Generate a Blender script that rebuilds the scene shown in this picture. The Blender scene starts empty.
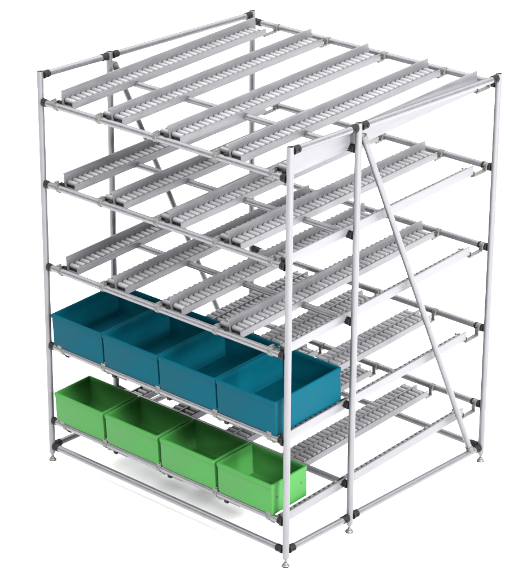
import bpy, bmesh, math
from mathutils import Vector, Matrix
S = bpy.context.scene
C = S.collection
PI = math.pi

# ---------------------------------------------------------------- materials
def rgb(c): return (c[0], c[1], c[2], 1.0)

def mat(name, col, rough=.4, metal=0.0, var=.06, scale=14., bump=.0, stretch=(1, 1, 1), spec=.5, coat=0.0, rvar=.08):
    m = bpy.data.materials.new(name); m.use_nodes = True
    nt = m.node_tree; N = nt.nodes; L = nt.links
    b = N['Principled BSDF']
    b.inputs['Metallic'].default_value = metal
    b.inputs['Specular IOR Level'].default_value = spec
    b.inputs['Coat Weight'].default_value = coat
    tc = N.new('ShaderNodeTexCoord'); mp = N.new('ShaderNodeMapping'); mp.inputs['Scale'].default_value = stretch
    L.new(tc.outputs['Object'], mp.inputs['Vector'])
    nz = N.new('ShaderNodeTexNoise'); nz.inputs['Scale'].default_value = scale; nz.inputs['Detail'].default_value = 5
    L.new(mp.outputs['Vector'], nz.inputs['Vector'])
    cr = N.new('ShaderNodeMapRange'); cr.inputs['To Min'].default_value = 1 - var; cr.inputs['To Max'].default_value = 1 + var
    cr.inputs['From Min'].default_value = .3; cr.inputs['From Max'].default_value = .7
    L.new(nz.outputs['Fac'], cr.inputs['Value'])
    mx = N.new('ShaderNodeVectorMath'); mx.operation = 'SCALE'; mx.inputs[0].default_value = col
    L.new(cr.outputs['Result'], mx.inputs['Scale']); L.new(mx.outputs['Vector'], b.inputs['Base Color'])
    rr = N.new('ShaderNodeMapRange'); rr.inputs['To Min'].default_value = rough - rvar; rr.inputs['To Max'].default_value = rough + rvar
    rr.inputs['From Min'].default_value = .3; rr.inputs['From Max'].default_value = .7
    L.new(nz.outputs['Fac'], rr.inputs['Value']); L.new(rr.outputs['Result'], b.inputs['Roughness'])
    if name == 'roller_plastic':    # each roller has aged a little differently
        oi = N.new('ShaderNodeObjectInfo'); m2 = N.new('ShaderNodeMapRange')
        m2.inputs['To Min'].default_value = .86; m2.inputs['To Max'].default_value = 1.12
        L.new(oi.outputs['Random'], m2.inputs['Value'])
        v2 = N.new('ShaderNodeVectorMath'); v2.operation = 'SCALE'
        L.new(mx.outputs['Vector'], v2.inputs[0]); L.new(m2.outputs['Result'], v2.inputs['Scale'])
        L.new(v2.outputs['Vector'], b.inputs['Base Color'])
    if bump:
        n2 = N.new('ShaderNodeTexNoise'); n2.inputs['Scale'].default_value = scale * 12; n2.inputs['Detail'].default_value = 3
        L.new(mp.outputs['Vector'], n2.inputs['Vector'])
        bp = N.new('ShaderNodeBump'); bp.inputs['Strength'].default_value = bump; bp.inputs['Distance'].default_value = .001
        L.new(n2.outputs['Fac'], bp.inputs['Height']); L.new(bp.outputs['Normal'], b.inputs['Normal'])
    return m

M = dict(
    tube=mat('anodised_tube', (.092, .091, .098), .38, .5, .10, 9, stretch=(6, 6, 1)),
    rail=mat('galvanised_rail', (.086, .085, .092), .44, .4, .14, 22, .05, (3, .6, 3)),
    fin=mat('guide_plate_aluminium', (.104, .103, .111), .42, .4, .10, 18, .03, (3, .5, 3)),
    wheel=mat('roller_plastic', (.116, .115, .121), .5, 0, .12, 30),
    black=mat('black_cast_clamp', (.006, .006, .0065), .6, .0, .2, 40, .1, spec=.12),
    cast=mat('grey_cast_bracket', (.062, .062, .060), .5, .3, .12, 40, .1),
    zinc=mat('zinc_foot', (.09, .088, .082), .5, .4, .1, 40),
    teal=mat('teal_plastic', (.0, .033, .049), .6, 0, .09, 8, .06, spec=.03),
    green=mat('green_plastic', (.020, .102, .019), .55, 0, .08, 8, .06, spec=.12),
    hole_shade=mat('painted_hole_shade', (.01, .03, .012), .8, 0, .1, 8),  # dark green carries the shade inside the bins' side openings
    floor=mat('white_floor', (.96, .96, .96), .8, 0, .01, 3, spec=.1),
)

# ---------------------------------------------------------------- helpers
def obj(name, bm, m, parent=None, smooth=False, bevel=0, loc=None):
    me = bpy.data.meshes.new(name); bmesh.ops.recalc_face_normals(bm, faces=bm.faces)
    bm.to_mesh(me); bm.free(); me.materials.append(m)
    if smooth:
        for p in me.polygons: p.use_smooth = True
    o = bpy.data.objects.new(name, me); C.objects.link(o)
    if smooth:
        try: me.set_sharp_from_angle(angle=math.radians(40))
        except Exception: pass
    if bevel:
        b = o.modifiers.new('bevel', 'BEVEL'); b.width = bevel; b.segments = 2; b.limit_method = 'ANGLE'
    if parent: o.parent = parent
    if loc: o.location = loc
    return o

def box(bm, x0, x1, y0, y1, z0, z1):
    v = [bm.verts.new((x, y, z)) for x in (x0, x1) for y in (y0, y1) for z in (z0, z1)]
    for f in ((0, 1, 3, 2), (4, 6, 7, 5), (0, 4, 5, 1), (2, 3, 7, 6), (0, 2, 6, 4), (1, 5, 7, 3)):
        bm.faces.new([v[i] for i in f])

def cyl(bm, a, b, r, n=20, r2=None, hollow=0):
    """tube from a to b; rounded rims; hollow = inner radius leaves an open end"""
    a = Vector(a); b = Vector(b); d = (b - a); ln = d.length; d.normalize()
    u = d.orthogonal().normalized(); w = d.cross(u)
    r2 = r if r2 is None else r2
    c = min(.0012, ln * .2)
    prof = [(0, r - c), (c, r), (ln - c, r2), (ln, r2 - c)]
    if hollow: prof = prof + [(ln, hollow), (ln - .03, hollow)]
    rings = []
    for t, q in prof:
        rings.append([bm.verts.new(a + d * t + (u * math.cos(2 * PI * i / n) + w * math.sin(2 * PI * i / n)) * q) for i in range(n)])
    for k in range(len(rings) - 1):
        for i in range(n):
            bm.faces.new((rings[k][i], rings[k][(i + 1) % n], rings[k + 1][(i + 1) % n], rings[k + 1][i]))
    bm.faces.new(rings[0][::-1]); bm.faces.new(rings[-1])

def tagit(o, label=None, cat=None, group=None, kind=None):
    if label: o['label'] = label
    if cat: o['category'] = cat
    if group: o['group'] = group
    if kind: o['kind'] = kind

def empty(name, loc=(0, 0, 0), parent=None):
    o = bpy.data.objects.new(name, None); C.objects.link(o); o.location = loc
    o.empty_display_size = .1
    if parent: o.parent = parent
    return o

# ---------------------------------------------------------------- dimensions (metres)
W, D, MID, H = 1.5517, 1.441, .4426, 2.0
R = .0158
ZF = [.2216, .6234, 1.0337, 1.4526, 1.8546]      # front beam heights, lowest level first
ZR = [.3071, .7133, 1.1340, 1.5374, 1.9471]      # rear beam heights
ZB = .0798                                        # base frame

rack = empty('flow_rack', (W / 2, D / 2, 0))
tagit(rack, 'tall five level gravity flow rack of silvery tubes with sloping roller tracks and black clamps', 'rack')
OFF = Vector((-W / 2, -D / 2, 0))
def P(x, y, z): return Vector((x, y, z)) + OFF

# ---------------------------------------------------------------- posts and feet
def post(x, y):
    bm = bmesh.new(); o0 = P(x, y, 0)
    cyl(bm, (0, 0, .045), (0, 0, H), R, 24, hollow=R - .003)
    p = obj('upright_post', bm, M['tube'], rack, True, loc=o0)
    bm = bmesh.new()
    cyl(bm, (0, 0, .004), (0, 0, .012), .018, 24, .015)
    cyl(bm, (0, 0, .012), (0, 0, .022), .011, 16, .008)
    cyl(bm, (0, 0, .024), (0, 0, .047), .006, 12)
    cyl(bm, (0, 0, .036), (0, 0, .0455), .012, 6)
    obj('levelling_foot', bm, M['zinc'], p, True)
    bm = bmesh.new(); cyl(bm, (0, 0, 0), (0, 0, .0045), .0185, 24)
    obj('foot_pad', bm, M['black'], p, True)
for x in (0, W):
    for y in (0, MID, D): post(x, y)

# ---------------------------------------------------------------- tubes with black clamps
def clamp(parent, a, d, r, ln=.036):
    """sleeve on the tube end plus saddle lip and bolt head; a = post axis point in parent space, d = direction"""
    bm = bmesh.new(); a = Vector(a); d = Vector(d).normalized()
    s = a + d * (R + .0015)
    cyl(bm, s, s + d * ln, r + .0026, 18)
    cyl(bm, s + d * (-.0005), s + d * .009, r + .0042, 18)
    side = d.cross(Vector((0, 0, 1)))
    if side.length < .1: side = Vector((1, 0, 0))
    side.normalize()
    c = s + d * (ln * .6)
    cyl(bm, c + side * (r), c + side * (r + .009), .006, 6)
    cyl(bm, c - side * (r), c - side * (r + .009), .006, 6)
    obj('clamp', bm, M['black'], parent, True)

def tube(name, a, b, r=R, ends=(1, 1), ln=.036, m='tube'):
    a = P(*a); b = P(*b); d = (b - a).normalized(); L = (b - a).length
    bm = bmesh.new()
    cyl(bm, d * (R + .003), d * (L - R - .003), r, 24)
    t = obj(name, bm, M[m], rack, True, loc=a)
    if ends[0]: clamp(t, (0, 0, 0), d, r, ln)
    if ends[1]: clamp(t, d * L, -d, r, ln)
    return t

SL = [(ZR[i] - ZF[i]) / D for i in range(5)]
MIDZ = [ZF[i] + SL[i] * MID - .006 for i in range(5)]
for i in range(5):
    tube('front_beam', (0, 0, ZF[i]), (W, 0, ZF[i]), ln=.026)
    tube('middle_beam', (0, MID, MIDZ[i] ), (W, MID, MIDZ[i]), ln=.045)
    tube('rear_beam', (0, D, ZR[i]), (W, D, ZR[i]), ln=.05)
# base frame
tube('base_tube', (0, 0, ZB), (W, 0, ZB)); tube('base_tube', (0, D, ZB), (W, D, ZB), ln=.05)
for x in (0, W):
    tube('base_tube', (x, 0, ZB), (x, MID, ZB)); tube('base_tube', (x, MID, ZB), (x, D, ZB))
    tube('top_tube', (x, 0, H - .02), (x, MID, H - .02)); tube('top_tube', (x, MID, H - .02), (x, D, H - .02))

# diagonal braces in the two side frames
def brace(x):
    a = P(x, MID + .035, H - .075); b = P(x, D - .09, ZB + .012)
    d = (b - a).normalized(); L = (b - a).length
    bm = bmesh.new(); cyl(bm, Vector((0, 0, 0)), d * L, .0145, 22)
    t = obj('diagonal_brace', bm, M['tube'], rack, True, loc=a)
    for s, e in ((0, 1), (L, -1)):
        bm = bmesh.new(); c = d * s
        cyl(bm, c - d * e * .012, c + d * e * .03, .0178, 18)
        if e == 1: cyl(bm, c + Vector((0, -.022, .02)), c, .011, 14)
        else: cyl(bm, c, c + Vector((0, .012, -.018)), .015, 14)
        obj('brace_clamp', bm, M['cast'], t, True)
brace(0); brace(W)

# ---------------------------------------------------------------- roller tracks
PITCH = .0335
bm = bmesh.new(); cyl(bm, (-.0290, 0, 0), (.0290, 0, 0), .0128, 18)
cyl(bm, (-.0325, 0, 0), (-.0285, 0, 0), .006, 10); cyl(bm, (.0285, 0, 0), (.0325, 0, 0), .006, 10)
wheel0 = bpy.data.meshes.new('roller_wheel'); bmesh.ops.recalc_face_normals(bm, faces=bm.faces); bm.to_mesh(wheel0); bm.free()
for p in wheel0.polygons: p.use_smooth = True
wheel0.set_sharp_from_angle(angle=math.radians(40))
wheel0.materials.append(M['wheel'])

CW0 = .068           # inner width of one roller row
def channel(bm, x0, x1, L, hl, hr):
    """open U profile from x0 to x1, left and right flange heights (0 = none)"""
    box(bm, x0, x1, 0, L, 0, .002)
    if hl:
        box(bm, x0 - .002, x0, 0, L, .0, hl); box(bm, x0 - .006, x0 - .002, 0, L, hl - .002, hl)
    if hr:
        box(bm, x1, x1 + .002, 0, L, .0, hr); box(bm, x1 + .002, x1 + .006, 0, L, hr - .002, hr)

def track(level, x, y0, y1, rows, finh, name='roller_track'):
    """rows: tuple of -1 / +1, roller rows left and right of the guide fin"""
    CW = .034 if finh == .047 else CW0
    sl = SL[level]; z = ZF[level] - (.010 if level > 1 else .030) + sl * y0
    L = (y1 - y0) / math.cos(math.atan(sl))
    bm = bmesh.new()
    for s in rows:
        if s > 0: channel(bm, .002, .002 + CW, L, 0, .034)
        else: channel(bm, -.002 - CW, -.002, L, .026, 0)
    t = obj(name, bm, M['rail'], rack, loc=P(x, y0, z))
    t.rotation_euler = (math.atan(sl), 0, 0)
    bm = bmesh.new(); box(bm, -.0018, .0018, .0008, L - .0008, .0, finh)
    e = -rows[0] if len(rows) == 1 else -1
    box(bm, min(e * .0018, e * .007), max(e * .0018, e * .007), .0008, L - .0008, finh - .002, finh)
    obj('guide_fin', bm, M['fin'], t)
    n = int((L - .03) / PITCH)
    for s in rows:
        for k in range(n):
            w = bpy.data.objects.new('roller_wheel', wheel0); C.objects.link(w); w.parent = t
            w.scale.x = (CW - .004) / (CW0 - .004)
            w.location = (s * (.002 + CW / 2), .024 + k * PITCH, .027 if finh != .047 else .021)
    # front bracket: hooks over the front beam and carries the track end
    lo = -.074 if -1 in rows else -.012; hi = .074 if 1 in rows else .012
    q0 = -.066 if -1 in rows else -.012
    for (yb, e) in ((-y0, 1), (D - y0, -1)):
        bm = bmesh.new()
        zb = .008 - sl * y0 if e == 1 else ZR[level] - z
        # in track space (tilt ignored: it is under four degrees)
        zb = (ZF[level] if e == 1 else ZR[level]) - z
        yy = yb
        if e == -1: zb -= math.tan(math.atan(sl)) * yb
        for (a, b) in ((q0, q0 + .022),) if e == 1 else ((hi - .024, hi),):
            cyl(bm, (a, yy, zb), (b, yy, zb), R + (.0025 if e == 1 else .004), 18)
        y_in = yy + e * R; y_t = 0 if e == 1 else L
        ya, yb2 = sorted((y_in, y_t + e * .012))
        for (a, b) in ((q0, q0 + .022),) if e == 1 else ((hi - .024, hi),):
            box(bm, a + .001, b - .001, ya, yb2, -.012 if e == 1 else -.010, -.0025 if e == 1 else -.001)
        box(bm, lo + .003, hi - .004, min(y_t, y_t - e * .005), max(y_t, y_t - e * .005), -.008, .016)
        yr = yy + e * (R + .001)     # web joining the arm to the beam ring
        box(bm, a + .002, b - .002, min(yr, yr + e * .006), max(yr, yr + e * .006), -.0115 if e == 1 else -.0095, max(zb, .0))
        if e == 1:      # cast head standing on the beam beside the fin
            q = -.004 if 1 in rows and len(rows) == 1 else -.036
            box(bm, q - .032, q - .004, yy - .010, yy + .012, zb + .010, zb + .028)
            box(bm, q - .018, q - .007, yy - .007, yy + .010, zb + .026, zb + .037)
        obj('beam_bracket', bm, M['cast'], t, True, .0012)
    bm = bmesh.new(); box(bm, -.011, .011, -.022, -.006, -.006, .036)
    obj('end_stop', bm, M['black'], t, bevel=.003)
    return t

XF = [.447, .812, 1.178]
for i in range(5):
    track(i, .112, .03, 1.345, (1,), .076 if i > 1 else .042, 'side_track')
    for x in XF: track(i, x, .022, 1.39, (-1, 1), .072 if i > 1 else .042)
    track(i, W - .042, .03, 1.335, (-1,), .047 if i < 4 else .10, 'side_track')

# ---------------------------------------------------------------- bins
def bin_(kind, x0, x1, y0, dep, level, z0, h, m):
    sl = SL[level]; wd = x1 - x0
    def wall(i, o, zz): pass
    bm = bmesh.new(); t = .008; tp = .0030           # wall thickness, taper at the foot
    def ring(ins, z):
        r = .0045; pts = []
        xa, xb, ya, yb = ins, wd - ins, ins, dep - ins
        for cx, cy, a0 in ((xb - r, yb - r, 0), (xa + r, yb - r, 90), (xa + r, ya + r, 180), (xb - r, ya + r, 270)):
            for k in range(5):
                a = math.radians(a0 + k * 22.5); pts.append(bm.verts.new((cx + r * math.cos(a), cy + r * math.sin(a), z)))
        return pts
    prof = [(tp + .006, 0), (tp + .003, .002), (tp + .0025, .010), (tp, .012), (.0030, h - .020), (.0002, h - .0185), (.0, h - .002), (.0015, h), (.0095, h), (.0112, h - .002), (.0114, h - .022), (tp + t + .002, .02), (tp + t + .008, .012)]
    rings = [ring(a, b) for a, b in prof]; n = len(rings[0])
    for k in range(len(rings) - 1):
        for i in range(n):
            bm.faces.new((rings[k][i], rings[k][(i + 1) % n], rings[k + 1][(i + 1) % n], rings[k + 1][i]))
    bm.faces.new(rings[0][::-1]); bm.faces.new(rings[-1])
    o = obj(kind, bm, m, None, True)
    o.location = (x0, y0, z0 + sl * y0); o.rotation_euler = (math.atan(sl), 0, 0)
    return o
XL = [.050, .404, .773, 1.141]
XR = [.400, .769, 1.137, 1.505]
tl = ['teal open bin at the left end of its row, against the front left post',
      'teal open bin second from left in its row, standing between two other teal bins',
      'teal open bin third from left in its row, touching the one behind the post',
      'teal open bin at the right end of its row, partly behind the front right post']
gl = ['green open bin at the left end of the bottom row, against the front left post',
      'green open bin second from left in the bottom row, under the second teal bin',
      'green open bin third from left in the bottom row, under the third teal bin',
      'green open bin at the right end of the bottom row behind the front right post']
for k in range(4):
    o = bin_('storage_bin', XL[k], XR[k], -.018, .446, 1, ZF[1] + .016, .170, M['teal'])
    tagit(o, tl[k], 'bin', 'teal bins on the second level')
for k in range(4):
    g = .006
    x0, x1 = XL[k] + g * .5, XR[k] - g
    if k == 3: x1 = 1.487
    o = bin_('storage_bin', x0, x1, -.018, .240, 0, ZF[0] + .016, .157, M['green'])
    tagit(o, gl[k], 'bin', 'green bins on the bottom level')
    wd = x1 - x0
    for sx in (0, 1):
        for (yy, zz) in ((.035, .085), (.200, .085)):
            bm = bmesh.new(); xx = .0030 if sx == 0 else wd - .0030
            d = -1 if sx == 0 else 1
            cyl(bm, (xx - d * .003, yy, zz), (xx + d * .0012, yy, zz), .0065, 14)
            obj('side_hole_disc', bm, M['hole_shade'], o, True)  # dark disc on the solid wall, the opening's shade put into its colour

# ---------------------------------------------------------------- floor
bm = bmesh.new(); box(bm, -30, 30, -30, 60, -.2, 0)
fl = obj('floor', bm, M['floor']); fl['kind'] = 'structure'

# ---------------------------------------------------------------- light
w = bpy.data.worlds.new('World'); S.world = w; w.use_nodes = True
NT = w.node_tree; bg = NT.nodes['Background']
# studio dome: bright ceiling of light, dim walls
tc = NT.nodes.new('ShaderNodeTexCoord'); sx = NT.nodes.new('ShaderNodeSeparateXYZ'); NT.links.new(tc.outputs['Generated'], sx.inputs[0])
mr = NT.nodes.new('ShaderNodeMapRange'); mr.interpolation_type = 'SMOOTHSTEP'
mr.inputs['From Min'].default_value = .38; mr.inputs['From Max'].default_value = .80
mr.inputs['To Min'].default_value = .10; mr.inputs['To Max'].default_value = 7.6
NT.links.new(sx.outputs['Z'], mr.inputs['Value']); NT.links.new(mr.outputs['Result'], bg.inputs['Strength'])
bg.inputs['Color'].default_value = (1, 1, 1, 1)
def area(loc, tgt, size, power, col=(1, 1, 1)):
    l = bpy.data.lights.new('softbox', 'AREA'); l.shape = 'SQUARE'; l.size = size; l.energy = power; l.color = col
    o = bpy.data.objects.new('softbox', l); C.objects.link(o); o.location = loc
    o.rotation_euler = (Vector(tgt) - Vector(loc)).to_track_quat('-Z', 'Y').to_euler()
area((8.8, -.9, 4.5), (.9, .7, .9), 2.2, 2600)


# ---------------------------------------------------------------- camera
cam = bpy.data.cameras.new('camera'); co = bpy.data.objects.new('camera', cam); C.objects.link(co)
co.location = (7.52563565, -6.69622966, 5.07566146)
co.rotation_euler = (1.17779797, -.00654615110, .742029539)
cam.sensor_fit = 'VERTICAL'; cam.sensor_height = 24; cam.lens = 2264.75051 / 578 * 24
cam.clip_end = 500
S.camera = co
S.render.resolution_x = 943; S.render.resolution_y = 1024
S.view_settings.view_transform = 'Standard'; S.view_settings.look = 'None'; S.view_settings.exposure = 0; S.view_settings.gamma = 1
